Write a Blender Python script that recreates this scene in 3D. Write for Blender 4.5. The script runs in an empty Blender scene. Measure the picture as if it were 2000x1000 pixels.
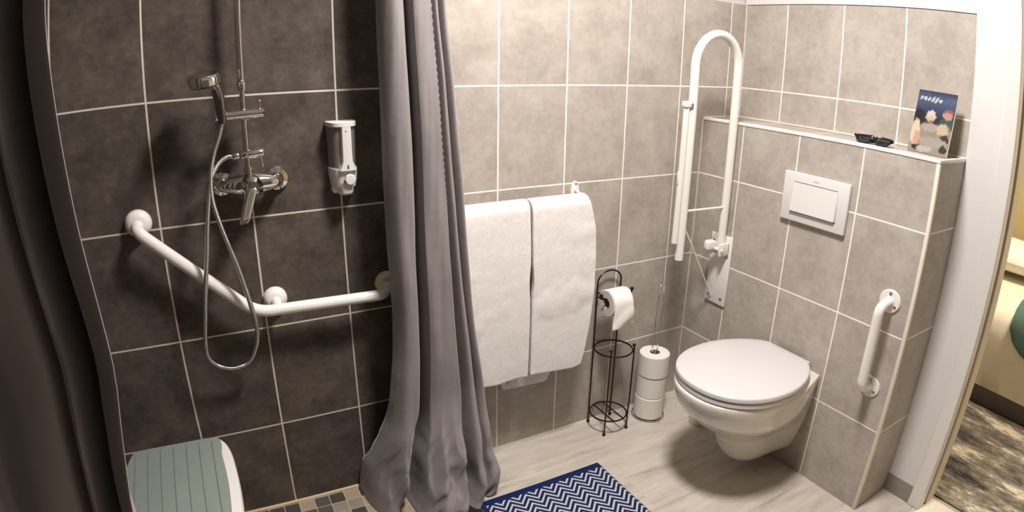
import bpy, bmesh, math, random
from mathutils import Vector, Matrix, noise
random.seed(7)
C = bpy.context.scene.collection
S = bpy.context.scene
PI = math.pi

# ------------------------------------------------------------------ camera
cd = bpy.data.cameras.new('camera')
cam = bpy.data.objects.new('camera', cd); C.objects.link(cam)
R = [[0.882915391494026, 0.448978724660733, 0.13739911304288965],
     [-0.46937194090074186, 0.836335408410881, 0.28325441873565765],
     [0.012263464356434878, -0.31458097437738747, 0.9491514199545571]]
cam.matrix_world = Matrix(((R[0][0], R[0][2], -R[0][1], 0.13346),
                           (R[1][0], R[1][2], -R[1][1], -1.71598),
                           (R[2][0], R[2][2], -R[2][1], 1.39356), (0, 0, 0, 1)))
cd.type = 'PANO'; cd.panorama_type = 'FISHEYE_LENS_POLYNOMIAL'
cd.sensor_fit = 'HORIZONTAL'; cd.sensor_width = 20.0; cd.sensor_height = 10.0
cd.fisheye_fov = math.radians(170)
cd.fisheye_polynomial_k0 = 0.0
cd.fisheye_polynomial_k1 = -8.21458258e-02
cd.fisheye_polynomial_k2 = -1.01002448e-03
cd.fisheye_polynomial_k3 = 3.06277350e-04
cd.fisheye_polynomial_k4 = -1.84113850e-05
cd.clip_start = 0.02; cd.clip_end = 60
S.camera = cam

# ------------------------------------------------------------------ world, exposure, lights
w = bpy.data.worlds.new('world'); S.world = w; w.use_nodes = True
w.node_tree.nodes['Background'].inputs[0].default_value = (1.0, 0.95, 0.88, 1)
w.node_tree.nodes['Background'].inputs[1].default_value = 0.05
S.view_settings.view_transform = 'Standard'; S.view_settings.look = 'None'
S.view_settings.gamma = 1.0; S.view_settings.exposure = 0.0
S.view_settings.use_curve_mapping = False

def area(name, loc, size, power, col, rot=(0, 0, 0)):
    l = bpy.data.lights.new(name, 'AREA'); l.shape = 'DISK'; l.size = size; l.energy = power; l.color = col
    o = bpy.data.objects.new(name, l); C.objects.link(o); o.location = loc; o.rotation_euler = rot
    return o
area('bathroom_light', (0.95, -0.85, 2.48), 0.34, 66, (1.0, 0.955, 0.92))
area('bedroom_light', (2.95, -1.4, 2.40), 0.5, 62, (1.0, 0.91, 0.76))

# ------------------------------------------------------------------ helpers
def V(*a): return Vector(a)

def link(name, bm, mat, parent=None, smooth=True, sharp=35):
    me = bpy.data.meshes.new(name)
    bmesh.ops.recalc_face_normals(bm, faces=bm.faces[:])
    if smooth:
        for f in bm.faces: f.smooth = True
        for e in bm.edges:
            if len(e.link_faces) == 2 and e.calc_face_angle(0) > math.radians(sharp): e.smooth = False
    bm.to_mesh(me); bm.free()
    for m in (mat if isinstance(mat, (list, tuple)) else [mat]): me.materials.append(m)
    o = bpy.data.objects.new(name, me); C.objects.link(o)
    if parent is not None: o.parent = parent
    return o

def put(o, loc):
    """give a single-mesh thing an origin at its base"""
    loc = Vector(loc)
    o.data.transform(Matrix.Translation(-loc)); o.location = loc
    return o

def thing(name, label, cat, loc=(0, 0, 0), group=None):
    o = bpy.data.objects.new(name, None); C.objects.link(o); o.empty_display_size = 0.05
    o.location = loc; o['label'] = label; o['category'] = cat
    if group: o['group'] = group
    return o

def tag(o, label, cat, group=None):
    o['label'] = label; o['category'] = cat
    if group: o['group'] = group
    return o

def part(name, bm, mat, t, label=None, **k):
    """part built in world coordinates, parented to a thing that stands at t.location"""
    base = Vector(t.location)
    p = t.parent
    while p is not None:
        base += Vector(p.location); p = p.parent
    bmesh.ops.translate(bm, verts=bm.verts[:], vec=-base)
    o = link(name, bm, mat, t, **k)
    if label: o['label'] = label
    return o

def struct(name, bm, mat, parent=None, **k):
    o = link(name, bm, mat, parent, **k); o['kind'] = 'structure'
    return o

def box(bm, x0, x1, y0, y1, z0, z1, bev=0.0, seg=2, mi=0, M=None):
    n0 = len(bm.verts)
    r = bmesh.ops.create_cube(bm, size=1.0)
    vs = r['verts']
    for v in vs:
        v.co = Vector(((x0 + x1) / 2 + v.co.x * (x1 - x0), (y0 + y1) / 2 + v.co.y * (y1 - y0), (z0 + z1) / 2 + v.co.z * (z1 - z0)))
    fs = {f for v in vs for f in v.link_faces}
    for f in fs: f.material_index = mi
    if bev > 0:
        es = list({e for v in vs for e in v.link_edges})
        r = bmesh.ops.bevel(bm, geom=es, offset=bev, segments=seg, affect='EDGES', profile=0.5)
        vs = list({v for f in r['faces'] for v in f.verts} | {v for v in vs if v.is_valid})
    if M is not None: bmesh.ops.transform(bm, matrix=M, verts=[v for v in vs if v.is_valid])
    return vs

def catmull(pts, n=8, closed=False):
    pts = [Vector(p) for p in pts]
    out = []
    N = len(pts)
    rng = range(N if closed else N - 1)
    for i in rng:
        if closed: p0, p1, p2, p3 = pts[(i - 1) % N], pts[i], pts[(i + 1) % N], pts[(i + 2) % N]
        else:
            p1, p2 = pts[i], pts[i + 1]
            p0 = pts[i - 1] if i > 0 else p1 * 2 - p2
            p3 = pts[i + 2] if i + 2 < N else p2 * 2 - p1
        for k in range(n):
            t = k / n
            out.append(0.5 * ((2 * p1) + (p2 - p0) * t + (2 * p0 - 5 * p1 + 4 * p2 - p3) * t * t + (3 * p1 - p0 - 3 * p2 + p3) * t ** 3))
    if not closed: out.append(pts[-1])
    return out

def rounded(pts, r, n=8):
    """polyline with its corners replaced by arcs"""
    pts = [Vector(p) for p in pts]
    out = [pts[0]]
    for i in range(1, len(pts) - 1):
        a, b, c = pts[i - 1], pts[i], pts[i + 1]
        d = min(r, (a - b).length * .49, (c - b).length * .49)
        p, q = b + (a - b).normalized() * d, b + (c - b).normalized() * d
        for k in range(n + 1):
            t = k / n
            out.append(p * (1 - t) ** 2 + b * 2 * t * (1 - t) + q * t * t)
    out.append(pts[-1])
    return out

def tube(bm, pts, r, seg=12, closed=False, caps=True, rf=None, mi=0):
    pts = [Vector(p) for p in pts]
    N = len(pts)
    T = []
    for i in range(N):
        if closed: d = pts[(i + 1) % N] - pts[(i - 1) % N]
        else: d = pts[min(i + 1, N - 1)] - pts[max(i - 1, 0)]
        T.append(d.normalized())
    up = Vector((0, 0, 1)) if abs(T[0].z) < .9 else Vector((0, 1, 0))
    nrm = (up - T[0] * up.dot(T[0])).normalized()
    rings = []
    for i in range(N):
        if i:
            nrm = (nrm - T[i] * nrm.dot(T[i]))
            nrm.normalize()
        b = T[i].cross(nrm)
        rr = rf(i / (N - 1)) if rf else r
        rings.append([bm.verts.new(pts[i] + (nrm * math.cos(2 * PI * k / seg) + b * math.sin(2 * PI * k / seg)) * rr) for k in range(seg)])
    for i in range(N if closed else N - 1):
        A, B = rings[i], rings[(i + 1) % N]
        for k in range(seg):
            f = bm.faces.new((A[k], A[(k + 1) % seg], B[(k + 1) % seg], B[k])); f.material_index = mi
    if caps and not closed:
        for rg in (rings[0], rings[-1]):
            f = bm.faces.new(rg); f.material_index = mi
    return bm

def lathe(bm, prof, c, axis='Z', seg=32, closed=False, mi=0, M=None):
    """prof = [(radius, height)...] round an axis through c"""
    c = Vector(c)
    rings = []
    for (r, h) in prof:
        ring = []
        for k in range(seg):
            a = 2 * PI * k / seg
            u, v = r * math.cos(a), r * math.sin(a)
            if M is not None: p = M @ Vector((u, v, h))
            elif axis == 'Z': p = Vector((u, v, h))
            elif axis == 'Y': p = Vector((u, -h, v))      # height towards -y (out of the back wall)
            else: p = Vector((-h, u, v))                   # height towards -x (out of the box front)
            ring.append(bm.verts.new(c + p))
            if r < 1e-6: break
        rings.append(ring)
    def bridge(A, B):
        if len(A) == 1 and len(B) == 1: return
        for k in range(seg):
            j = (k + 1) % seg
            if len(A) == 1: vs = (A[0], B[j], B[k])
            elif len(B) == 1: vs = (A[k], A[j], B[0])
            else: vs = (A[k], A[j], B[j], B[k])
            f = bm.faces.new(vs); f.material_index = mi
    for i in range(len(rings) - 1): bridge(rings[i], rings[i + 1])
    if closed: bridge(rings[-1], rings[0])
    else:
        for rg in (rings[0], rings[-1]):
            if len(rg) > 2:
                f = bm.faces.new(rg); f.material_index = mi
    return bm

def ball(bm, c, r, seg=14):
    bmesh.ops.create_uvsphere(bm, u_segments=seg, v_segments=max(6, seg // 2), radius=r, matrix=Matrix.Translation(Vector(c)))
    return bm

def loft(bm, rings, cap0=True, cap1=True, closed=True):
    vr = [[bm.verts.new(p) for p in r] for r in rings]
    n = len(vr[0])
    for i in range(len(vr) - 1):
        for k in range(n if closed else n - 1):
            bm.faces.new((vr[i][k], vr[i][(k + 1) % n], vr[i + 1][(k + 1) % n], vr[i + 1][k]))
    if cap0: bm.faces.new(vr[0])
    if cap1: bm.faces.new(vr[-1])
    return vr

def sstep(a, b, x):
    t = max(0, min(1, (x - a) / (b - a))); return t * t * (3 - 2 * t)

def interp(tab, x):
    """piecewise smooth table [(x, v)...] ascending"""
    if x <= tab[0][0]: return tab[0][1]
    for (a, u), (b, v) in zip(tab, tab[1:]):
        if x <= b:
            i = tab.index((a, u)); h = b - a; t = (x - a) / h
            m0 = (v - tab[i - 1][1]) / (b - tab[i - 1][0]) if i > 0 else (v - u) / h
            m1 = (tab[i + 2][1] - u) / (tab[i + 2][0] - a) if i + 2 < len(tab) else (v - u) / h
            return (2*t**3 - 3*t*t + 1) * u + (t**3 - 2*t*t + t) * h * m0 + (3*t*t - 2*t**3) * v + (t**3 - t*t) * h * m1
    return tab[-1][1]

# ------------------------------------------------------------------ materials
def srgb(r, g, b):
    f = lambda c: (c / 255 / 12.92) if c / 255 <= .04045 else ((c / 255 + .055) / 1.055) ** 2.4
    return (f(r), f(g), f(b), 1)

class NT:
    def __init__(s, name):
        s.m = bpy.data.materials.new(name); s.m.use_nodes = True
        s.t = s.m.node_tree; s.b = s.t.nodes['Principled BSDF']
    def n(s, typ, **k):
        o = s.t.nodes.new(typ)
        for a, v in k.items(): setattr(o, a, v)
        return o
    def l(s, a, b): s.t.links.new(a, b)
    def math(s, op, a, b=None, c=None):
        o = s.n('ShaderNodeMath', operation=op)
        for i, x in enumerate((a, b, c)):
            if x is None: continue
            if isinstance(x, (int, float)): o.inputs[i].default_value = x
            else: s.l(x, o.inputs[i])
        return o.outputs[0]
    def mix(s, f, a, b):
        o = s.n('ShaderNodeMix', data_type='RGBA')
        for i, x in ((0, f), (6, a), (7, b)):
            if isinstance(x, (int, float, tuple)): o.inputs[i].default_value = x
            else: s.l(x, o.inputs[i])
        return o.outputs[2]
    def noise(s, vec, scale, detail=4, rough=.55, dist=0):
        o = s.n('ShaderNodeTexNoise'); o.inputs['Scale'].default_value = scale
        o.inputs['Detail'].default_value = detail; o.inputs['Roughness'].default_value = rough
        o.inputs['Distortion'].default_value = dist
        s.l(vec, o.inputs['Vector']); return o.outputs['Fac']
    def ramp(s, f, stops):
        o = s.n('ShaderNodeValToRGB'); s.l(f, o.inputs[0])
        e = o.color_ramp.elements
        while len(e) < len(stops): e.new(.5)
        for i, (p, c) in enumerate(stops): e[i].position = p; e[i].color = c
        return o.outputs[0]
    def bump(s, h, strength=.3, dist=.01):
        o = s.n('ShaderNodeBump'); o.inputs['Strength'].default_value = strength
        o.inputs['Distance'].default_value = dist; s.l(h, o.inputs['Height'])
        s.l(o.outputs[0], s.b.inputs['Normal']); return o
    def base(s, c): s.l(c, s.b.inputs['Base Color'])

def plain(name, col, rough=.5, metal=0.0, coat=0.0, var=0.0, bump=0.0, bscale=200, spec=None, sheen=0):
    m = NT(name)
    m.b.inputs['Roughness'].default_value = rough; m.b.inputs['Metallic'].default_value = metal
    m.b.inputs['Coat Weight'].default_value = coat; m.b.inputs['Coat Roughness'].default_value = .08
    m.b.inputs['Sheen Weight'].default_value = sheen
    if spec is not None: m.b.inputs['Specular IOR Level'].default_value = spec
    g = m.n('ShaderNodeNewGeometry')
    if True:
        f = m.noise(g.outputs['Position'], 14, 3)
        k = 1 - var
        m.base(m.ramp(f, [(.3, (col[0] * k, col[1] * k, col[2] * k, 1)), (.7, col)]))
    if bump: m.bump(m.noise(g.outputs['Position'], bscale, 3), bump, .002)
    return m.m

def tiles(name, ax, offx, wx, offz, hz, dark, mid, light, grout, gw=.0025, rough=.45, spec=.35, umin=None):
    """rectangular cement-look tiles; ax = which world axis runs along the row"""
    m = NT(name)
    g = m.n('ShaderNodeNewGeometry'); sp = m.n('ShaderNodeSeparateXYZ'); m.l(g.outputs['Position'], sp.inputs[0])
    u = m.math('DIVIDE', m.math('SUBTRACT', sp.outputs[ax], offx), wx)
    v = m.math('DIVIDE', m.math('SUBTRACT', sp.outputs[2], offz), hz)
    if umin is not None: u = m.math('MAXIMUM', u, umin)
    du = m.math('MULTIPLY', m.math('PINGPONG', u, .5), wx)
    dv = m.math('MULTIPLY', m.math('PINGPONG', v, .5), hz)
    d = m.math('MINIMUM', du, dv)
    mr = m.n('ShaderNodeMapRange'); mr.inputs[1].default_value = gw * .75; mr.inputs[2].default_value = gw * 1.25
    m.l(d, mr.inputs[0]); tile = mr.outputs[0]
    cx = m.n('ShaderNodeCombineXYZ'); m.l(m.math('FLOOR', u), cx.inputs[0]); m.l(m.math('FLOOR', v), cx.inputs[1])
    wn = m.n('ShaderNodeTexWhiteNoise', noise_dimensions='3D'); m.l(cx.outputs[0], wn.inputs['Vector'])
    sc = m.n('ShaderNodeVectorMath', operation='MULTIPLY_ADD'); m.l(wn.outputs['Color'], sc.inputs[0])
    sc.inputs[1].default_value = (7, 7, 7); m.l(g.outputs['Position'], sc.inputs[2])
    cloud = m.noise(sc.outputs[0], 9, 6, .62)
    fine = m.noise(sc.outputs[0], 45, 3, .6)
    # faint brushed streaks along and across the tile
    st = m.n('ShaderNodeVectorMath', operation='MULTIPLY'); m.l(sc.outputs[0], st.inputs[0]); st.inputs[1].default_value = (1.2, 1.2, 14) 
    streak = m.noise(st.outputs[0], 9, 2, .5)
    f = m.math('ADD', m.math('MULTIPLY', cloud, .64), m.math('ADD', m.math('MULTIPLY', fine, .28), m.math('MULTIPLY', streak, .08)))
    f = m.math('ADD', f, m.math('MULTIPLY', m.math('SUBTRACT', wn.outputs['Value'], .5), .035))
    col = m.ramp(f, [(.36, dark), (.5, mid), (.64, light)])
    m.base(m.mix(tile, grout, col))
    m.b.inputs['Specular IOR Level'].default_value = spec
    m.l(m.math('SUBTRACT', .85, m.math('MULTIPLY', tile, .85 - rough)), m.b.inputs['Roughness'])
    m.bump(m.math('ADD', tile, m.math('MULTIPLY', fine, .06)), .35, .0015)
    return m.m

TW, TH, J0 = .25, .33118, 1.30807
LD, LM, LL, LG = srgb(156, 147, 138), srgb(170, 161, 151), srgb(182, 174, 164), srgb(242, 232, 224)
DD, DM, DL, DG = srgb(66, 59, 54), srgb(82, 74, 68), srgb(99, 90, 82), srgb(206, 196, 180)
M_light_back = tiles('light_cement_tiles_back', 0, 0.0, TW, J0, TH, LD, LM, LL, LG)
M_dark_back = tiles('dark_cement_tiles_back', 0, -.0015, TW, J0, TH, DD, DM, DL, DG, spec=.14, rough=.5)
M_dark_left = tiles('dark_cement_tiles_left', 1, 0, TW, J0, TH, DD, DM, DL, DG, spec=.14, rough=.5)
M_light_right = tiles('light_cement_tiles_right', 1, .0417, .2464, J0, TH, LD, LM, LL, LG, umin=-3.96)
M_box_front = tiles('light_cement_tiles_box', 1, .0378, .2464, J0, TH, LD, LM, LL, LG)
M_box_top = tiles('light_cement_tiles_ledge', 1, .0378, .2464, J0 - .02, TH, LD, LM, LL, LG)
M_box_end = tiles('light_cement_tiles_box_end', 0, 1.63, .6, J0, TH, LD, LM, LL, LG)
M_paint = plain('white_wall_paint', srgb(208, 205, 202), .6, bump=.08, bscale=300)
M_trim = plain('white_edge_trim', srgb(236, 228, 220), .35)
M_cream_trim = plain('cream_edge_trim', srgb(214, 204, 188), .4)
M_white = plain('white_gloss_enamel', srgb(228, 223, 217), .22, coat=.35)
M_cream = plain('cream_plastic', srgb(226, 218, 190), .28, coat=.2)
M_plastic = plain('white_plastic', srgb(212, 208, 204), .32)
M_seatp = plain('white_seat_plastic', srgb(204, 199, 198), .25, coat=.15)
M_ceramic = plain('white_ceramic', srgb(214, 208, 197), .1, coat=.5)
M_chrome = plain('chrome', (.78, .77, .75, 1), .07, 1.0)
M_black = plain('black_wire', srgb(24, 19, 17), .35, .3)
M_matteblack = plain('matte_black', srgb(14, 13, 13), .7)
M_darkgap = plain('dark_recess', srgb(70, 66, 62), .6)
M_paper = plain('toilet_paper', srgb(228, 222, 215), .9, var=.03, bump=.25, bscale=400)
M_card = plain('grey_cardboard_core', srgb(150, 138, 124), .9)
M_screw = plain('steel_screw', (.45, .44, .42, 1), .35, 1.0)

def glass(name, col=(1, 1, 1, 1), rough=.05, alpha=.25):
    m = NT(name); m.b.inputs['Base Color'].default_value = col
    m.b.inputs['Roughness'].default_value = rough; m.b.inputs['Transmission Weight'].default_value = .0
    m.b.inputs['Alpha'].default_value = alpha; m.b.inputs['Specular IOR Level'].default_value = .6
    return m.m
M_clear = glass('clear_plastic', srgb(178, 168, 158), .08, .32)

# floor: greyish oak vinyl planks running along the back wall
def floor_layer():
    m = NT('oak_vinyl_planks')
    g = m.n('ShaderNodeNewGeometry'); sp = m.n('ShaderNodeSeparateXYZ'); m.l(g.outputs['Position'], sp.inputs[0])
    v = m.math('DIVIDE', m.math('ADD', sp.outputs[1], .02), .18)
    row = m.math('FLOOR', v)
    u = m.math('DIVIDE', m.math('ADD', sp.outputs[0], m.math('MULTIPLY', row, .437)), 1.22)
    d = m.math('MINIMUM', m.math('MULTIPLY', m.math('PINGPONG', v, .5), .18), m.math('MULTIPLY', m.math('PINGPONG', u, .5), 1.22))
    mr = m.n('ShaderNodeMapRange'); mr.inputs[1].default_value = .0004; mr.inputs[2].default_value = .0014; m.l(d, mr.inputs[0])
    cx = m.n('ShaderNodeCombineXYZ'); m.l(m.math('FLOOR', u), cx.inputs[0]); m.l(row, cx.inputs[1])
    wn = m.n('ShaderNodeTexWhiteNoise', noise_dimensions='3D'); m.l(cx.outputs[0], wn.inputs['Vector'])
    sc = m.n('ShaderNodeVectorMath', operation='MULTIPLY_ADD'); m.l(wn.outputs['Color'], sc.inputs[0])
    sc.inputs[1].default_value = (5, 5, 5); m.l(g.outputs['Position'], sc.inputs[2])
    st = m.n('ShaderNodeVectorMath', operation='MULTIPLY'); m.l(sc.outputs[0], st.inputs[0]); st.inputs[1].default_value = (1, 6, 1)
    a = m.noise(st.outputs[0], 4, 6, .6, .6)
    b = m.noise(st.outputs[0], 22, 3, .6)
    f = m.math('ADD', m.math('MULTIPLY', a, .8), m.math('MULTIPLY', b, .2))
    f = m.math('ADD', f, m.math('MULTIPLY', m.math('SUBTRACT', wn.outputs['Value'], .5), .04))
    col = m.ramp(f, [(.30, srgb(160, 149, 138)), (.44, srgb(184, 174, 163)), (.62, srgb(198, 189, 178))])
    # small knots
    vo = m.n('ShaderNodeTexVoronoi'); vo.inputs['Scale'].default_value = 5.5; m.l(sc.outputs[0], vo.inputs['Vector'])
    kn = m.n('ShaderNodeMapRange'); kn.inputs[1].default_value = .02; kn.inputs[2].default_value = .06; m.l(vo.outputs['Distance'], kn.inputs[0])
    col = m.mix(kn.outputs[0], srgb(140, 124, 106), col)
    m.base(m.mix(m.math('ADD', m.math('MULTIPLY', mr.outputs[0], .25), .75), srgb(120, 108, 94), col))
    m.b.inputs['Roughness'].default_value = .42
    m.bump(m.math('ADD', m.math('MULTIPLY', b, .3), mr.outputs[0]), .15, .001)
    return m.m
M_floor = floor_layer()

def mosaic_mat():
    m = NT('shower_floor_mosaic')
    g = m.n('ShaderNodeNewGeometry'); sp = m.n('ShaderNodeSeparateXYZ'); m.l(g.outputs['Position'], sp.inputs[0])
    P = .0508
    u = m.math('DIVIDE', m.math('SUBTRACT', sp.outputs[0], .001), P); v = m.math('DIVIDE', m.math('ADD', sp.outputs[1], .012), P)
    d = m.math('MINIMUM', m.math('MULTIPLY', m.math('PINGPONG', u, .5), P), m.math('MULTIPLY', m.math('PINGPONG', v, .5), P))
    mr = m.n('ShaderNodeMapRange'); mr.inputs[1].default_value = .0008; mr.inputs[2].default_value = .0015; m.l(d, mr.inputs[0])
    cx = m.n('ShaderNodeCombineXYZ'); m.l(m.math('FLOOR', u), cx.inputs[0]); m.l(m.math('FLOOR', v), cx.inputs[1])
    wn = m.n('ShaderNodeTexWhiteNoise', noise_dimensions='3D'); m.l(cx.outputs[0], wn.inputs['Vector'])
    r = m.n('ShaderNodeValToRGB'); m.l(wn.outputs['Value'], r.inputs[0]); r.color_ramp.interpolation = 'CONSTANT'
    e = r.color_ramp.elements; e.new(.5); e.new(.75)
    for i, (p, c) in enumerate([(0, srgb(52, 50, 44)), (.36, srgb(158, 142, 124)), (.62, srgb(74, 70, 62)), (.74, srgb(140, 128, 114))]):
        e[i].position = p; e[i].color = c
    cl = m.noise(g.outputs['Position'], 60, 4)
    col = m.mix(m.math('MULTIPLY', cl, .3), r.outputs[0], srgb(120, 110, 98))
    m.base(m.mix(mr.outputs[0], srgb(186, 172, 146), col)); m.b.inputs['Roughness'].default_value = .4
    m.bump(mr.outputs[0], .3, .001)
    return m.m
M_mosaic = mosaic_mat()

# ------------------------------------------------------------------ room shell
XW, XB, YE, ZB, ZT = 2.0839, 1.8817, -.9554, 1.1893, 1.6333
CEIL = 2.50; XL = -1.0; YF = -2.7
bm = bmesh.new(); box(bm, XL - .1, XW + .1, YF - .1, .1, -.1, 0)
floor = struct('floor', bm, M_floor, smooth=False)
bm = bmesh.new(); box(bm, XL, .715, -1.30, -.0005, 0, .0025)
struct('floor_mosaic', bm, M_mosaic, floor, smooth=False)
bm = bmesh.new(); box(bm, XW + .1, 4.8, -3.2, 1.2, -.1, -.004)
M_bfloor = plain('bedroom_floor', srgb(150, 134, 112), .6, var=.1)
struct('floor_bedroom', bm, M_bfloor, floor, smooth=False)
bm = bmesh.new(); box(bm, XL - .1, 4.9, YF - .6, 1.3, CEIL, CEIL + .1)
struct('ceiling', bm, M_paint, smooth=False)

bm = bmesh.new(); box(bm, XL - .1, XW + .008, .008, .12, 0, CEIL)
wb = struct('wall_back', bm, M_paint, smooth=False)
bm = bmesh.new(); box(bm, XL, .75, 0, .0079, 0, CEIL)
struct('dark_tiles', bm, M_dark_back, wb, smooth=False)
bm = bmesh.new(); box(bm, .75, XW, 0, .0079, 0, ZT)
struct('light_tiles', bm, M_light_back, wb, smooth=False)
bm = bmesh.new(); box(bm, XL - .1, XL, YF, .008, 0, CEIL)
struct('wall_left', bm, M_dark_left, smooth=False)
bm = bmesh.new(); box(bm, XL - .1, XW + .1, YF - .1, YF, 0, CEIL)
wf = struct('wall_front', bm, M_paint, smooth=False)
bm = bmesh.new(); box(bm, XL, XW, YF + .0005, YF + .008, 0, 1.97)
struct('dark_tiles', bm, M_dark_back, wf, smooth=False)  # unseen dark tiling, added to cut bounce light on the left curtain

# right wall with the bedroom doorway between y=-1.13 and y=-2.0
DY0, DY1, DZ = -1.12, -2.0, 2.06
bm = bmesh.new()
box(bm, XW + .008, XW + .1, DY0 + .02, .12, 0, CEIL)
box(bm, XW + .008, XW + .1, YF, DY1 - .02, 0, CEIL)
box(bm, XW + .008, XW + .1, DY1 - .02, DY0 + .02, DZ + .02, CEIL)
wr = struct('wall_right', bm, M_paint, smooth=False)
bm = bmesh.new(); box(bm, XW, XW + .0079, YE, 0, ZB, ZT)
struct('light_tiles', bm, M_light_right, wr, smooth=False)
# plastered strip beside the doorway, standing flush with the tiles
bm = bmesh.new(); box(bm, XW - .004, XW + .0078, -1.075, YE - .0005, .072, CEIL); box(bm, XW - .004, XW + .0078, YE - .0005, 0, ZT + .0005, CEIL)
struct('plaster', bm, M_paint, wr, smooth=False)
M_base = plain('grey_skirting_tile', srgb(140, 132, 124), .5, var=.08)
bm = bmesh.new(); box(bm, XW - .006, XW + .0078, -1.072, YE - .0005, 0, .071)
struct('baseboard_right', bm, M_base, smooth=False)
# door frame: casing, rebate strip coloured grey for its shadow, jamb (three steps)
M_frame = plain('white_door_frame', srgb(212, 208, 203), .35)
M_rebate = plain('shadow_grey_rebate', srgb(150, 142, 134), .7)
M_jamb = plain('beige_door_jamb', srgb(206, 196, 176), .5)
bm = bmesh.new()
box(bm, XW - .011, XW + .03, -1.121, -1.070, 0, DZ + .05, .004)
box(bm, XW - .011, XW + .03, -2.05, -1.992, 0, DZ + .05, .004)
box(bm, XW - .011, XW + .03, -1.992, -1.128, DZ, DZ + .05, .004)
dr = struct('door_1', bm, M_frame, smooth=False)
bm = bmesh.new(); box(bm, XW + .030, XW + .046, -1.119, -1.10, 0, DZ); box(bm, XW + .030, XW + .046, -2.02, -1.994, 0, DZ)
struct('rebate_strip', bm, M_rebate, dr, smooth=False)
bm = bmesh.new(); box(bm, XW + .046, XW + .108, -1.125, -1.10, 0, DZ, .003); box(bm, XW + .046, XW + .108, -2.02, -1.984, 0, DZ, .003)
box(bm, XW + .03, XW + .108, -1.984, -1.136, DZ, DZ + .02)
struct('jamb', bm, M_jamb, dr, smooth=False)

# cistern boxing with tiled front, ledge and near end
bm = bmesh.new(); box(bm, XB, XW - .0005, YE, -.0005, 0.0005, ZB - .001)
for f in bm.faces:
    n = f.normal
    f.material_index = 0 if n.x < -.5 else (1 if n.z > .5 else 2)
struct('wall_cistern_boxing', bm, [M_box_front, M_box_top, M_box_end], smooth=False)
bm = bmesh.new(); box(bm, XB - .003, XB + .010, YE - .003, -.0005, ZB - .008, ZB + .004, .003)
struct('trim_1', bm, M_trim)
bm = bmesh.new(); box(bm, XB + .010, XW - .0045, YE - .003, YE + .010, ZB - .008, ZB + .004, .003)
struct('trim_2', bm, M_trim)
bm = bmesh.new(); box(bm, XB - .003, XB + .010, YE - .003, YE + .010, 0.0005, ZB - .0085, .003)
struct('trim_3', bm, M_cream_trim)
# light grout joints in the corners and a sealing bead round the shower floor
M_grout = plain('pale_grout', srgb(222, 210, 198), .8)
bm = bmesh.new(); box(bm, XW - .004, XW + .001, -.004, -.0003, ZB + .002, ZT); struct('trim_4', bm, M_grout, smooth=False)
bm = bmesh.new(); box(bm, XB - .004, XB + .001, -.004, -.0003, 0, ZB - .007); struct('trim_5', bm, M_grout, smooth=False)
bm = bmesh.new(); box(bm, XW - .005, XW - .0003, YE, -.004, ZB + .0003, ZB + .006); struct('trim_6', bm, M_grout, smooth=False)
bm = bmesh.new(); box(bm, XB + .008, XW - .005, -.005, -.0003, ZB + .0003, ZB + .006); struct('trim_7', bm, M_grout, smooth=False)
M_bead = plain('beige_sealing_bead', srgb(196, 176, 140), .6)
bm = bmesh.new(); tube(bm, [(XL, -.004, .004), (.715, -.004, .004)], .0055, 8); struct('trim_8', bm, M_bead)

# ceiling lamps (above the frame)
def ceiling_lamp(x, y, z, label):
    t = thing('ceiling_light', label, 'light', (x, y, z))
    part('base_plate', lathe(bmesh.new(), [(.15, 0), (.15, -.008)], (x, y, z - .001)), M_white, t)
    return t
ceiling_lamp(.95, -.85, CEIL, 'round white ceiling lamp over the middle of the bathroom floor')

# ------------------------------------------------------------------ fabric curtains
def fabric(name, c1, c2, scale=900):
    m = NT(name)
    g = m.n('ShaderNodeNewGeometry')
    f = m.noise(g.outputs['Position'], 6, 3)
    m.base(m.ramp(f, [(.3, c1), (.7, c2)]))
    m.b.inputs['Roughness'].default_value = .55; m.b.inputs['Sheen Weight'].default_value = .25
    m.b.inputs['Sheen Roughness'].default_value = .4; m.b.inputs['Specular IOR Level'].default_value = .35
    m.bump(m.noise(g.outputs['Position'], 26, 5, .6), .25, .004)
    return m.m
M_curtain = fabric('grey_curtain_fabric', srgb(130, 123, 122), srgb(140, 133, 132))
M_thread = plain('dark_grey_thread', srgb(62, 56, 58), .8)

def curve_eval(pts, n):
    c = catmull([(a, b, 0) for a, b in pts], 12)
    out = []
    L = [0]
    for a, b in zip(c, c[1:]): L.append(L[-1] + (b - a).length)
    j = 0
    for i in range(n):
        s = L[-1] * i / (n - 1)
        while j < len(L) - 2 and L[j + 1] < s: j += 1
        t = (s - L[j]) / max(1e-9, L[j + 1] - L[j])
        out.append(c[j].lerp(c[j + 1], t))
    return out

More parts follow.
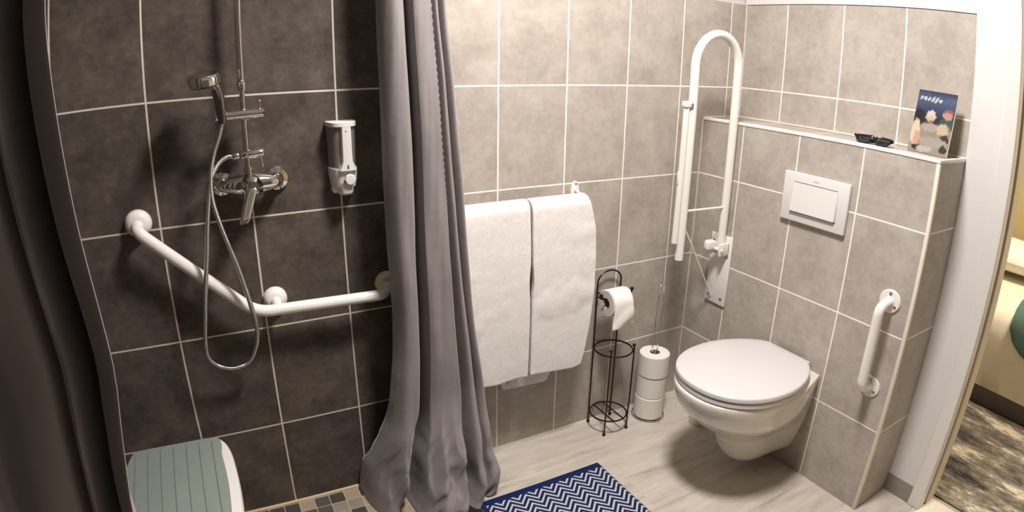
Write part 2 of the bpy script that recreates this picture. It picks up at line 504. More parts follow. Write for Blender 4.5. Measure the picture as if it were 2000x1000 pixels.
def curtain(name, label, levels, sec_at, yc, mat, ndir, NU=200, NZ=130, z0=.004, z1=2.014, wr=.004, seams=(), low=0.0):
    """levels(z) -> (xl, xr); sec_at(z) -> cross-section [(s, depth)...]"""
    xl, xr = levels(1.0)
    t = thing(name, label, 'curtain', ((xl + xr) / 2, yc, 0))
    bm = bmesh.new(); rows = []
    for j in range(NZ + 1):
        q = j / NZ
        z = z0 + (z1 - z0) * q ** 1.35
        a, b = levels(z)
        cs = curve_eval(sec_at(z), NU)
        row = []
        for p in cs:
            s, d = p.x, p.y
            x = a + (b - a) * s; y = yc - d
            # soft creases
            k = wr * (noise.noise(Vector((s * 5, z * 3.0 + s * 4, 1.7))) + .5 * noise.noise(Vector((s * 11, z * 7 - s * 9, 4.2))))
            k *= 1 + 2.2 * (1 - sstep(0, .35, z))
            lo = 1 - sstep(.02, .42, z)
            if lo > 0 and low:
                k += low * lo * (.30 - abs(noise.noise(Vector((s * 7 + z * 2.5, z * 5 - s * 3, 5.5))))) * 1.2 + low * .5 * lo * (.2 - abs(noise.noise(Vector((s * 14 - z * 6, z * 11, 8.1)))))
            row.append(Vector((x + ndir[0] * k + ndir[1] * 0, y + ndir[1] * k - .0, z)))
        rows.append(row)
    vr = [[bm.verts.new(p) for p in r] for r in rows]
    for j in range(NZ):
        for i in range(NU - 1):
            bm.faces.new((vr[j][i], vr[j][i + 1], vr[j + 1][i + 1], vr[j + 1][i]))
    f = part('curtain_fabric', bm, mat, t, smooth=True, sharp=80)
    sm = f.modifiers.new('thickness', 'SOLIDIFY'); sm.thickness = .0012; sm.offset = 0
    for s0 in seams:
        bm = bmesh.new()
        i = int(s0 * (NU - 1))
        for j in range(2, NZ * 2 - 4):
            if j % 2: continue
            pp = []
            for jj in (j, j + 1.1):
                k = jj / 2; a = rows[int(k)][i]; b = rows[min(NZ, int(k) + 1)][i]
                pp.append(a.lerp(b, k - int(k)) + Vector((0, -.0018, 0)))
            tube(bm, pp, .0011, 5)
        o = part('hem_stitching', bm, M_thread, t, label='row of dark stitches')
    return t, rows

SEC_TOP = [(0, -.03), (.04, .0), (.12, .022), (.22, .028), (.31, .02), (.372, -.04), (.392, -.085), (.41, -.06), (.422, .02), (.445, .034),
           (.55, .038), (.66, .038), (.698, .032), (.704, -.01), (.716, -.05), (.74, -.01), (.79, .018), (.835, .012), (.85, -.012), (.87, -.018), (.89, .0), (.94, .012), (1.0, -.012)]
SEC_MID = [(0, -.03), (.04, .0), (.10, .026), (.18, .03), (.25, .02), (.295, -.035), (.325, -.085), (.345, -.06), (.357, .02), (.385, .034),
           (.50, .042), (.62, .044), (.672, .038), (.68, -.01), (.695, -.05), (.735, -.01), (.80, .022), (.85, .014), (.86, -.008), (.875, -.012), (.90, .006), (.95, .016), (1.0, -.015)]
SEC_BOT = [(0, -.150), (.03, -.04), (.10, .02), (.18, .05), (.235, .02), (.275, -.04), (.30, -.07), (.32, -.03), (.335, .05), (.37, .09),
           (.47, .125), (.57, .132), (.635, .12), (.645, .05), (.66, .0), (.69, -.01), (.75, .11), (.80, .125), (.82, .08), (.84, .06), (.88, .08), (.94, .05), (1.0, -.04)]
def right_levels(z):
    a = interp([(0, .462), (.08, .478), (.17, .503), (.25, .530), (.32, .553), (.40, .567), (.47, .576), (.57, .588), (.7, .594), (.9, .590), (1.55, .583), (2.1, .578)], z)
    b = interp([(0, .865), (.03, .892), (.08, .912), (.17, .900), (.28, .888), (.40, .877), (.66, .844), (1.0, .817), (1.33, .788), (1.55, .765), (2.1, .739)], z)
    return a, b
def right_sec(z):
    A, B, D = SEC_BOT, SEC_MID, SEC_TOP
    if z < .55:
        t = sstep(.03, .42, z); return [(p[0] * (1 - t) + q[0] * t, p[1] * (1 - t) + q[1] * t) for p, q in zip(A, B)]
    t = sstep(.6, 1.2, z); return [(p[0] * (1 - t) + q[0] * t, p[1] * (1 - t) + q[1] * t) for p, q in zip(B, D)]
ct, rows = curtain('shower_curtain', 'mid grey shower curtain bunched between dark and light tiles, hem on the floor', right_levels, right_sec, -.16, M_curtain, (.3, -1), seams=(.66,), low=.06)

# left curtain, near the camera, in shade
def left_levels(z):
    e = interp([(0, -0.009), (0.74, 0.01), (0.957, 0.027), (1.079, 0.034), (1.156, 0.047), (1.215, 0.055), (1.317, 0.05), (1.376, 0.046), (1.45, 0.041), (2.1, 0.040)], z)
    return -.70, e
def left_sec(z):
    # s runs along the rail; the last folds keep their real width
    w = .75
    g = interp([(0, .013), (.9, .013), (1.18, .019), (1.32, .025), (1.47, .027), (2.1, .027)], z) / w
    v = interp([(0, .011), (.9, .011), (1.18, .012), (1.5, .012)], z) / w
    r = .0125 / w
    out = []
    k = 8
    s1 = 1 - g - v - r
    for i in range(k):
        s = s1 * i / k
        out.append((s, .035 * math.sin(i * 2.1) + .01))
    out += [(s1 - .09, .0), (s1 - .045, .012), (s1 - .01, .010), (s1, -.006), (s1 + r * .25, -.010), (s1 + r * .6, .010), (s1 + r, .004), (s1 + r + v * .35, -.07),
            (s1 + r + v * .7, -.09), (s1 + r + v, -.04), (s1 + r + v + g * .25, -.002), (s1 + r + v + g * .65, .014), (1.0, .020)]
    return out
curtain('shower_curtain', 'dark grey shower curtain in shade at the left edge, nearest the viewer', left_levels, left_sec, -1.30, M_curtain, (.2, 1), NU=320, wr=.007, z0=.01)

# curtain rail: from the back wall forwards, then to the left wall
t = thing('curtain_rail', 'white L-shaped curtain rail carrying both grey shower curtains', 'curtain rail', (.65, 0, 2.04))
path = rounded([(.65, -.002, 2.04), (.65, -1.30, 2.04), (XL + .002, -1.30, 2.04)], .12, 12)
part('rail', tube(bmesh.new(), path, .011, 12), M_white, t)
for p, ax in (((.65, -.0005, 2.04), 'Y'),):
    part('wall_flange', lathe(bmesh.new(), [(.026, 0), (.026, .006), (.014, .02), (.012, .03)], p, ax, 24), M_white, t)
for k in range(7):
    bm = bmesh.new(); tube(bm, [(.65 + .018 * math.cos(a * PI / 8), -.12 - k * .028, 2.04 + .020 * math.sin(a * PI / 8) - .004) for a in range(16)], .0022, 6, closed=True)
    part('curtain_ring', bm, M_white, t)

# ------------------------------------------------------------------ shower set
def shower():
    x = .243; yp = -.065
    t = thing('shower_column', 'chrome shower column with riser pipe and lever mixer on the dark tiles', 'shower', (x, 0, 1.08))
    body = bmesh.new()
    # mixer body: tapered bar between the two inlets
    rings = []
    N = 28
    for i in range(N + 1):
        s = -1 + 2 * i / N
        px = x + .003 + s * .082
        e = math.sqrt(max(0, 1 - abs(s) ** 3.5)) 
        hz = (.020 + .010 * (1 - abs(s))) * max(.15, e); hy = (.017 + .008 * (1 - abs(s))) * max(.15, e)
        rings.append([V(px, -.055 + hy * math.cos(a * PI / 10), 1.080 + hz * math.sin(a * PI / 10)) for a in range(20)])
    loft(body, rings)
    part('mixer_body', body, M_chrome, t)
    for sx in (-1, 1):
        bm = bmesh.new(); lathe(bm, [(.035, 0), (.035, .004), (.031, .012), (.020, .017), (.016, .03), (.016, .042)], (x + .003 + sx * .073, -.0005, 1.080), 'Y', 32)
        part('wall_flange', bm, M_chrome, t)
    bm = bmesh.new(); lathe(bm, [(.029, 0), (.030, .012), (.030, .03), (.028, .042), (.018, .052), (0, .055)], (x + .004, -.055, 1.078), 'Y', 32)
    part('cartridge_cap', bm, M_chrome, t)
    # lever: flat tapered paddle hanging down and outwards
    bm = bmesh.new(); rings = []
    for i in range(13):
        q = i / 12
        c = V(x + .003 - .032 * q, -.100 - .040 * q, 1.080 - .084 * q)
        wv = .0165 - .003 * q; th = .0095 - .003 * q
        if i in (0, 12): wv *= .7; th *= .6
        u = V(1, 0, .1).normalized(); n = V(0, -.85, .45).normalized()
        rings.append([c + u * wv * math.copysign(abs(math.cos(a)) ** .7, math.cos(a)) + n * th * math.copysign(abs(math.sin(a)) ** .7, math.sin(a)) for a in [2 * PI * k / 20 for k in range(20)]])
    loft(bm, rings); part('lever_handle', bm, M_chrome, t)
    # riser, lower neck, diverter
    bm = bmesh.new()
    tube(bm, [(x, yp, 1.095), (x, yp, 1.150)], .0075, 16)
    for z, r in ((1.100, .014), (1.112, .012), (1.122, .0125)): lathe(bm, [(r * .8, -.005), (r, -.003), (r, .003), (r * .8, .005)], (x, yp, z), 'Z', 20)
    part('neck', bm, M_chrome, t)
    bm = bmesh.new(); tube(bm, [(x, yp, 1.168), (x, yp, 1.34)], .0075, 16); part('lower_riser', bm, M_chrome, t)
    bm = bmesh.new(); tube(bm, rounded([(x, yp, 1.335), (x, yp, 2.12), (x, -.38, 2.12), (x, -.38, 2.06)], .06), .0095, 16); part('riser_pipe', bm, M_chrome, t)
    bm = bmesh.new(); lathe(bm, [(.012, -.012), (.0125, 0), (.0115, .010), (.0095, .014)], (x, yp, 1.335), 'Z', 20); part('collar', bm, M_chrome, t)
    bm = bmesh.new(); lathe(bm, [(0, 0), (.1, -.002), (.1, -.010), (.02, -.018)], (x, -.38, 2.06), 'Z', 36); part('rain_head', bm, M_chrome, t)
    bm = bmesh.new(); box(bm, x - .010, x + .010, -.066, -.0005, 1.885, 1.905, .003); part('wall_bracket', bm, M_chrome, t)
    bm = bmesh.new(); tube(bm, [(.226, -.075, 1.160), (.229, -.075, 1.160), (.281, -.075, 1.163), (.284, -.075, 1.163)], .0112, 20, rf=lambda q: .0105 if q in (0, 1) else .0118)
    dv = part('diverter', bm, M_chrome, t)
    bm = bmesh.new(); tube(bm, [(.277, -.079, 1.158), (.279, -.084, 1.132)], .0028, 10); ball(bm, (.279, -.084, 1.131), .0036)
    part('diverter_pin', bm, M_chrome, dv)
    bm = bmesh.new(); lathe(bm, [(.0085, -.008), (.0098, -.004), (.0098, .005), (.0075, .009)], (0, 0, 0), 'X', 12); bmesh.ops.translate(bm, verts=bm.verts[:], vec=V(.214, -.078, 1.160))
    part('hose_nut', bm, M_chrome, dv)
    # slider bar that holds the hand shower
    bm = bmesh.new()
    tube(bm, [(.170, -.088, 1.262), (.173, -.088, 1.262), (.290, -.088, 1.266), (.293, -.088, 1.266)], .012, 20, rf=lambda q: .010 if q in (0, 1) else .0125)
    lathe(bm, [(.018, -.012), (.018, .012)], (x, yp, 1.262), 'Z', 24)
    sl = part('slider_bar', bm, M_chrome, t)
    bm = bmesh.new(); tube(bm, [(.283, -.088, 1.276), (.283, -.089, 1.293)], .002, 8); ball(bm, (.283, -.089, 1.295), .0042)
    part('slider_lever', bm, M_chrome, sl)
    return t
shower()

def hand_shower():
    t = thing('hand_shower', 'chrome hand shower resting in the slider bar beside the riser pipe', 'hand shower', (.186, -.1, 1.25))
    dark = plain('dark_chrome', (.30, .295, .285, 1), .12, 1.0)
    bm = bmesh.new()
    tube(bm, catmull([(.188, -.100, 1.248), (.187, -.102, 1.275), (.184, -.106, 1.31), (.178, -.112, 1.335), (.168, -.118, 1.347)], 6), .012, 18, rf=lambda q: .0105 + .004 * math.sin(q * PI * .8))
    part('handle', bm, dark, t)
    M = Matrix.Rotation(math.radians(-7), 3, 'Y') @ Matrix.Rotation(math.radians(10), 3, 'X')
    bm = bmesh.new(); lathe(bm, [(0, .014), (.024, .016), (.038, .012), (.042, .005), (.042, -.011), (.038, -.014), (0, -.013)], (.147, -.122, 1.358), M=M, seg=40)
    part('spray_head', bm, M_chrome, t)
    bm = bmesh.new(); lathe(bm, [(.034, -.0142), (.034, -.0165), (0, -.0165)], (.147, -.122, 1.358), M=M, seg=40)
    part('spray_face', bm, M_darkgap, t)
hand_shower()

def hose():
    pts = [(.204, -.078, 1.160), (.190, -.082, 1.160), (.168, -.088, 1.146), (.146, -.094, 1.110), (.135, -.097, 1.06), (.122, -.098, .985), (.111, -.097, .911), (.096, -.097, .83),
           (.082, -.095, .744), (.070, -.085, .66), (.073, -.07, .61), (.100, -.058, .575), (.140, -.055, .562), (.180, -.058, .576), (.206, -.068, .625), (.214, -.086, .685),
           (.206, -.099, .76), (.186, -.10, .872), (.160, -.10, .974), (.144, -.098, 1.057), (.147, -.095, 1.123), (.160, -.094, 1.175), (.176, -.097, 1.215), (.186, -.100, 1.247)]
    m = NT('ribbed_chrome_hose'); m.b.inputs['Metallic'].default_value = 1; m.b.inputs['Roughness'].default_value = .22
    m.b.inputs['Base Color'].default_value = (.62, .61, .59, 1)
    path = catmull(pts, 60)
    # real ribs: radius alternates along the hose
    bm = bmesh.new(); N = len(path)
    L = [0]
    for a, b in zip(path, path[1:]): L.append(L[-1] + (b - a).length)
    step = .0011; n = int(L[-1] / step); out = []; j = 0
    for i in range(n + 1):
        s = L[-1] * i / n
        while j < N - 2 and L[j + 1] < s: j += 1
        out.append(path[j].lerp(path[j + 1], (s - L[j]) / max(1e-9, L[j + 1] - L[j])))
    tube(bm, out, .007, 10, rf=lambda q: .0068 if int(round(q * n)) % 4 in (0, 1) else .0056)
    o = link('shower_hose', bm, m.m, smooth=True, sharp=60); put(o, (.14, -.09, .56))
    tag(o, 'ribbed chrome shower hose looping down in front of the white grab rail', 'hose')
hose()

# ------------------------------------------------------------------ soap dispenser
def soap():
    cx, cz = .503, 1.12
    t = thing('soap_dispenser', 'white wall soap dispenser with clear tank on the dark tiles', 'soap dispenser', (cx, 0, cz - .09))
    def ov(z, hw, y0, y1, n=28):  # D-shaped slice against the wall
        out = []
        for k in range(n):
            a = PI * k / (n - 1)
            ca = math.copysign(abs(math.cos(a)) ** .75, math.cos(a))
            out.append(V(cx + hw * ca, y0 - (y0 - y1) * (math.sin(a) ** .55), z))
        return out
    bm = bmesh.new(); loft(bm, [ov(1.213, .037, -.002, -.068), ov(1.2135, .040, -.001, -.072), ov(1.224, .040, -.001, -.072), ov(1.2255, .038, -.002, -.069)]); part('lid', bm, M_plastic, t)
    bm = bmesh.new(); loft(bm, [ov(1.098, .036, -.003, -.060), ov(1.2125, .038, -.003, -.064)]); part('tank', bm, M_clear, t, label='clear plastic soap tank')
    bm = bmesh.new(); loft(bm, [ov(1.042, .026, -.001, -.052), ov(1.046, .033, -.001, -.060), ov(1.075, .0375, -.001, -.066), ov(1.0975, .0385, -.001, -.066)]); part('pump_housing', bm, M_plastic, t)
    bm = bmesh.new()
    prof = [(1.094, .027), (1.104, .022), (1.118, .0165), (1.14, .0155), (1.2125, .0150)]
    rings = []
    for z, hw in prof: rings.append([V(cx + .004 - hw, -.060, z), V(cx + .004 - hw * .8, -.074, z), V(cx + .004, -.076, z), V(cx + .004 + hw * .8, -.074, z), V(cx + .004 + hw, -.060, z)])
    loft(bm, rings); part('front_strip', bm, M_plastic, t)
    bm = bmesh.new(); loft(bm, [ov(1.024, .020, -.012, -.060), ov(1.030, .023, -.010, -.066), ov(1.043, .0235, -.008, -.068), ov(1.060, .0235, -.008, -.068)]); part('spout', bm, M_plastic, t)
    bm = bmesh.new(); box(bm, cx - .034, cx - .018, -.04, -.001, 1.028, 1.046, .003); part('wall_bracket', bm, M_cream, t)
    bm = bmesh.new(); 
    prof = [(.016, 0), (.016, .008), (.0135, .011), (0, .0115)]
    lathe(bm, prof, (cx + .008, -.067, 1.069), 'Y', 8); part('push_button', bm, M_plastic, t)
    bm = bmesh.new(); box(bm, cx + .0015, cx + .0055, -.0775, -.074, 1.100, 1.110, .001); part('sight_slot', bm, M_darkgap, t)
    bm = bmesh.new(); ball(bm, (cx + .002, -.0755, 1.202), .0018, 8); part('lock_hole', bm, M_darkgap, t)
soap()

# ------------------------------------------------------------------ grab rails
def cover(bm, c, ax, r=.036, h=.024):
    lathe(bm, [(r, 0), (r, h * .25), (r * .93, h * .6), (r * .75, h * .88), (r * .5, h), (.0, h)], c, ax, 36)
    return bm

def grab_L():
    t = thing('grab_rail', 'long angled white grab rail with three round covers on the dark tiles', 'grab rail', (.25, 0, .73))
    d1, d2, d3 = V(-.058, 0, 1.000), V(.281, 0, .733), V(.617, 0, .728)
    yb = -.062
    path = rounded([d1 + V(0, -.005, 0), V(-.060, yb, .992), V(.222, yb, .722), V(.598, yb, .713), d3 + V(0, -.005, 0)], .045, 10)
    part('rail', tube(bmesh.new(), path, .0165, 22), M_white, t)
    bm = bmesh.new(); tube(bm, [V(.281, -.005, .733), V(.281, -.035, .731), V(.283, yb, .722)], .0145, 18); part('middle_post', bm, M_white, t)
    part('end_cover', cover(bmesh.new(), d1, 'Y', .037, .027), M_white, t)
    part('end_cover', cover(bmesh.new(), d2, 'Y', .035, .027), M_white, t)
    part('end_cover', cover(bmesh.new(), d3, 'Y', .036, .026), M_cream, t, label='cream round end cover')
grab_L()

def grab_short():
    t = thing('grab_rail', 'short vertical white grab rail at the near end of the tiled boxing', 'grab rail', (XB, -.877, .46))
    y = -.877; zt, zb = .747, .456
    path = rounded([(XB - .004, y, zt), (XB - .062, y, zt - .008), (XB - .062, y, zb + .010), (XB - .004, y, zb)], .035, 10)
    part('rail', tube(bmesh.new(), path, .0155, 20), M_white, t)
    for z in (zt, zb):
        bm = bmesh.new(); lathe(bm, [(.037, 0), (.037, .004), (.034, .0065), (0, .0065)], (XB, y, z), 'X', 36)
        fl = part('end_flange', bm, M_white, t)
        for k in range(3):
            a = PI / 2 + k * 2 * PI / 3
            bm = bmesh.new(); lathe(bm, [(.0055, 0), (.0048, .0022), (0, .0025)], (XB - .0062, y + .025 * math.cos(a), z + .025 * math.sin(a)), 'X', 12)
            part('screw', bm, M_screw, fl)
grab_short()

def drop_rail():
    y = -.185
    t = thing('folding_grab_rail', 'tall white fold-up grab rail raised against the corner beside the toilet', 'grab rail', (XB, -.17, .48))
    # U loop
    xr, xl, zc = 1.850, 1.639, 1.388
    r = (xr - xl) / 2; cx = (xr + xl) / 2
    pts = [V(xr, y, .700), V(xr, y, 1.0), V(xr, y, 1.25)] + [V(cx + r * math.cos(a), y, zc + r * 1.02 * math.sin(a)) for a in [PI * k / 24 for k in range(25)]] + [V(xl, y, 1.2), V(xl - .002, y, .95), V(xl - .003, y, .706)]
    part('rail_loop', tube(bmesh.new(), pts, .0155, 24), M_white, t)
    # thin leg folded along the left tube with its clamp
    bm = bmesh.new(); tube(bm, [(1.612, y, 1.25), (1.606, y, .772)], .0112, 18); lg = part('support_leg', bm, M_white, t)
    bm = bmesh.new(); box(bm, 1.598, 1.640, y - .014, y + .014, 1.245, 1.268, .006, 3); cl = part('leg_clamp', bm, M_white, t)
    bm = bmesh.new(); tube(bm, [(1.622, y - .010, 1.257), (1.622, y - .019, 1.257)], .005, 10); part('screw', bm, M_screw, cl)
    bm = bmesh.new(); box(bm, 1.594, 1.602, y - .003, y + .003, .985, 1.030, .002); part('catch', bm, M_white, t)
    bm = bmesh.new(); tube(bm, [(1.646, y, .884), (1.838, y, .880)], .0045, 10); part('cross_bar', bm, M_white, t)
    bm = bmesh.new(); tube(bm, [(1.645, y + .006, .835), (1.70, -.175, .755), (1.872, -.145, .508)], .0035, 8); part('strut', bm, M_white, t)
    # wall plate
    bm = bmesh.new(); box(bm, XB - .009, XB - .0005, -.219, -.113, .484, .765, .003, 2); pl = part('wall_plate', bm, M_white, t)
    for yy, zz in ((-.198, .735), (-.130, .735), (-.203, .685), (-.198, .512), (-.130, .512)):
        bm = bmesh.new(); lathe(bm, [(.0065, 0), (.0055, .003), (0, .0035)], (XB - .0087, yy, zz), 'X', 12); part('screw', bm, M_screw, pl)
    # hinge clamp: U-shaped bracket round the tube
    bm = bmesh.new()
    box(bm, 1.822, XB - .008, -.209, -.199, .695, .742, .003)
    box(bm, 1.822, XB - .008, -.171, -.161, .695, .742, .003)
    box(bm, XB - .016, XB - .008, -.209, -.161, .695, .742, .003)
    box(bm, 1.790, 1.834, -.178, -.150, .712, .752, .010, 3)
    tube(bm, [(1.832, -.214, .718), (1.832, -.156, .718)], .007, 14)
    part('hinge_bracket', bm, M_white, t)
drop_rail()

# ------------------------------------------------------------------ flush plate
def flush():
    yc, zc = -.548, .979
    t = thing('flush_plate', 'white rectangular flush plate on the tiled boxing above the toilet', 'flush plate', (XB, yc, zc))
    bm = bmesh.new(); box(bm, XB - .014, XB - .0005, -.678, -.421, .897, 1.062, .004, 3); part('plate', bm, M_plastic, t)
    # button: face tilts out towards its lower edge
    bm = bmesh.new()
    y0, y1, z0, z1 = -.640, -.462, .932, 1.030
    pts = [(XB - .0142, z1), (XB - .0235, z0 + .002), (XB - .022, z0), (XB - .0142, z0)]
    a = [bm.verts.new((x, y0, z)) for x, z in pts]; b = [bm.verts.new((x, y1, z)) for x, z in pts]
    for k in range(4): bm.faces.new((a[k], a[(k + 1) % 4], b[(k + 1) % 4], b[k]))
    bm.faces.new(a); bm.faces.new(b[::-1])
    bmesh.ops.bevel(bm, geom=[e for e in bm.edges if abs(e.verts[0].co.y - e.verts[1].co.y) < 1e-6], offset=.002, segments=2, affect='EDGES')
    part('button', bm, M_plastic, t)
    bm = bmesh.new(); box(bm, XB - .0148, XB - .0138, y0 - .001, y1 + .001, z0 - .0035, z0 - .0005); part('button_gap', bm, M_darkgap, t)
    bm = bmesh.new(); box(bm, XB - .0146, XB - .0138, y0 + .004, y1 - .004, z1 + .0005, z1 + .002); part('button_gap', bm, M_darkgap, t)
    bm = bmesh.new()
    for k, wd in enumerate((.003, .002, .0035, .002, .003)): box(bm, XB - .0146, XB - .0139, yc + .008 - k * .0045 - wd, yc + .008 - k * .0045, 1.0425, 1.0465)
    part('embossed_mark', bm, plain('light_grey_print', srgb(170, 166, 160), .5), t, label='tiny grey mark')
flush()

# ------------------------------------------------------------------ toilet
def toilet():
    yc = -.549
    t = thing('toilet', 'white wall-hung toilet with closed lid below the flush plate', 'toilet', (XB, yc, .05))
    def outline(tip, w, wb, z, xb=XB - .0008, n=56, p=2.25, xm=None, e=1.0):
        """plan outline: flat back at xb (half width wb) swelling to half width w at xm, round front at tip"""
        if xm is None: xm = tip + (xb - tip) * .50
        side = []
        m = n // 4
        for k in range(m):                       # back -> widest
            q = k / m
            qq = q ** (1.0 if e == 1 else 1.6); side.append((xb + (xm - xb) * qq, wb + (w - wb) * math.sin(qq * PI / 2) ** e))
        for k in range(m + 1):                   # widest -> tip
            a = PI / 2 * k / m
            side.append((xm - (xm - tip) * math.sin(a) ** (2 / p * 1.0) if k else xm, w * max(0, math.cos(a)) ** (2 / p * 1.0)))
        pts = [V(x, yc - h, z) for x, h in side] + [V(x, yc + h, z) for x, h in side[::-1][1:]]
        return pts
    S_ = [(.050, 1.715, .030, .044), (.056, 1.680, .048, .060), (.075, 1.645, .062, .075), (.105, 1.612, .074, .088), (.145, 1.588, .083, .099), (.185, 1.572, .092, .109),
          (.212, 1.560, .104, .115), (.226, 1.540, .122, .119), (.245, 1.508, .140, .122), (.275, 1.463, .160, .126), (.305, 1.432, .173, .129), (.335, 1.410, .182, .132), (.365, 1.397, .188, .135), (.388, 1.392, .190, .137),
          (.400, 1.392, .190, .137), (.4045, 1.394, .188, .136), (.4065, 1.400, .184, .133)]
    bm = bmesh.new()
    loft(bm, [outline(tp, w, wb, z, p=2.2) for z, tp, w, wb in S_])
    b = part('bowl', bm, M_ceramic, t, smooth=True, sharp=50)
    def seatish(name, z0, z1, tip, w, dome=0, xb=1.864, wb=.078):
        bm = bmesh.new()
        L = [(z0, .004, 0), (z0 + .002, .0, 0), (z1 - .005, 0, 0), (z1 - .0015, .0018, 0), (z1, .006, 0)]
        rings = [outline(tip + i, w - i, wb - i, z, xb - i, p=2.2, e=.62) for z, i, _ in L]
        if dome:
            for s in (.85, .6, .35, .12):
                rr = outline(tip + .006, w - .006, wb - .006, z1, xb - .006, p=2.2, e=.62)
                cxx = 1.64
                rings.append([V(cxx + (p.x - cxx) * s, yc + (p.y - yc) * s, z1 + dome * (1 - s * s)) for p in rr])
        loft(bm, rings)
        return part(name, bm, M_seatp, t, smooth=True, sharp=50)
    seatish('seat', .4085, .4265, 1.400, .195)
    seatish('lid', .4295, .4470, 1.398, .197, dome=.006)
    for s in (-1, 1):
        bm = bmesh.new(); tube(bm, [(1.869, yc + s * .078 - .016, .432), (1.869, yc + s * .078 + .016, .432)], .008, 14); part('hinge', bm, M_plastic, t)
toilet()

# ------------------------------------------------------------------ pot behind the toilet
bm = bmesh.new()
lathe(bm, [(0, 0), (.034, 0), (.036, .004), (.038, .09), (.038, .20), (.035, .204), (.033, .200), (.033, .02), (0, .02)], (1.790, -.245, 0), 'Z', 36)
o = put(link('cylindrical_pot', bm, M_cream), (1.790, -.245, 0))
tag(o, 'small cream cylindrical pot on the floor behind the toilet bowl', 'pot')

# ------------------------------------------------------------------ wire toilet paper stand
def wire_stand():
    t = thing('toilet_paper_stand', 'black wire toilet paper stand with round rings and ball feet', 'paper stand', (1.455, -.075, 0))
    r = .0032
    xl, xr, yb, yf = 1.400, 1.508, -.022, -.132
    # arched rear frame
    arch = [V(xl, yb, .006), V(xl, yb, .595)]
    arch += [V((xl + xr) / 2 - (xr - xl) / 2 * math.cos(a), yb, .600 + .042 * math.sin(a)) for a in [PI * k / 16 for k in range(1, 16)]]
    arch += [V(xr, yb, .595), V(xr, yb, .006)]
    part('arched_frame', tube(bmesh.new(), arch, r, 10), M_black, t)
    for (x, y, z) in ((xl, yf, .368), (xr, yf, .368)):
        bm = bmesh.new()
        if x > 1.45: tube(bm, rounded([V(x + .002, y, z), V(x + .002, y, .13), V(x, y, .10), V(x, y, .006)], .02, 4), r, 10)
        else: tube(bm, [V(x, y, z), V(x, y, .006)], r, 10)
        lg = part('front_leg', bm, M_black, t)
        bm = bmesh.new(); ball(bm, (x, y, z + .003), .0068); part('ball_finial', bm, M_black, lg)
    for x in (xl, xr):
        for y in (yb, yf):
            bm = bmesh.new(); ball(bm, (x, y, .0068), .0068); part('ball_foot', bm, M_black, t)
    cx, cy = 1.454, -.077
    for z in (.345, .065):
        bm = bmesh.new(); tube(bm, [(cx + .073 * math.cos(a * PI / 24), cy + .073 * math.sin(a * PI / 24), z) for a in range(48)], r, 10, closed=True)
        if z < .1:
            for d in (-.022, .022):
                h = math.sqrt(.073 ** 2 - d * d)
                tube(bm, [(cx + d, cy - h, z), (cx + d, cy + h, z)], r * .9, 8)
        part('ring', bm, M_black, t)
    bm = bmesh.new(); tube(bm, [(xl, yb, .559), (xr, yb, .562)], r, 10); part('cross_bar', bm, M_black, t)
    # roll holder: wire from the left upright forward, then to the right through the roll, ends in balls
    bm = bmesh.new(); tube(bm, rounded([(xl, yb - .002, .557), (1.372, -.07, .566), (1.368, -.1, .570), (1.44, -.1, .566), (1.497, -.1, .572), (1.500, -.1, .586)], .012, 5), r, 10)
    hw = part('holder_arm', bm, M_black, t)
    bm = bmesh.new(); tube(bm, [(1.374, -.1, .569), (1.362, -.1, .584)], r, 8); ball(bm, (1.361, -.1, .586), .0072); part('ball_finial', bm, M_black, hw)
    bm = bmesh.new(); ball(bm, (1.500, -.1, .589), .0072); part('ball_finial', bm, M_black, hw)
wire_stand()

def paper_roll(name, label, c, axis, R=.055, r=.021, L=.096, group=None):
    t = thing(name, label, 'toilet paper', c, group)
    h = L / 2
    prof = [(r, -h), (R - .003, -h), (R, -h + .003), (R, h - .003), (R - .003, h), (r, h)]
    part('paper', lathe(bmesh.new(), prof, c, axis, 44, closed=True), M_paper, t)
    prof = [(r - .0012, -h + .001), (r + .0002, -h + .001), (r + .0002, h - .001), (r - .0012, h - .001)]
    part('cardboard_core', lathe(bmesh.new(), prof, c, axis, 32, closed=True), M_card, t)
    return t
t = paper_roll('toilet_paper_roll', 'started toilet paper roll with loose sheet hanging on the black wire arm', (1.428, -.1, .5510), 'X', R=.050, r=.020, L=.086)
# the loose sheet: tangent from the front of the roll, falling and creased
bm = bmesh.new(); rows = []
for j in range(25):
    q = j / 24
    if q < .35:
        a = PI / 2 + (q / .35) * PI / 2
        y = -.1 + .0515 * math.cos(a); z = .5510 + .0515 * math.sin(a)
    else:
        u = (q - .35) / .65
        y = -.1515 - .004 * math.sin(u * PI) - .002 * u; z = .5510 - u * .080
    row = []
    for i in range(15):
        s = i / 14
        u = max(0, (q - .35) / .65)
        x = 1.386 + .084 * s + u * (-.008 + .016 * s)
        zz = z + u * (-.004 + .006 * s) + .002 * noise.noise(V(s * 4, q * 6, 2))
        yy = y - u * .006 * math.sin(s * 5 + q * 7)
        row.append(bm.verts.new((x, yy, zz)))
    rows.append(row)
for j in range(24):
    for i in range(14): bm.faces.new((rows[j][i], rows[j][i + 1], rows[j + 1][i + 1], rows[j + 1][i]))
o = part('loose_sheet', bm, M_paper, t, smooth=True, sharp=70)
sm = o.modifiers.new('thickness', 'SOLIDIFY'); sm.thickness = .0008

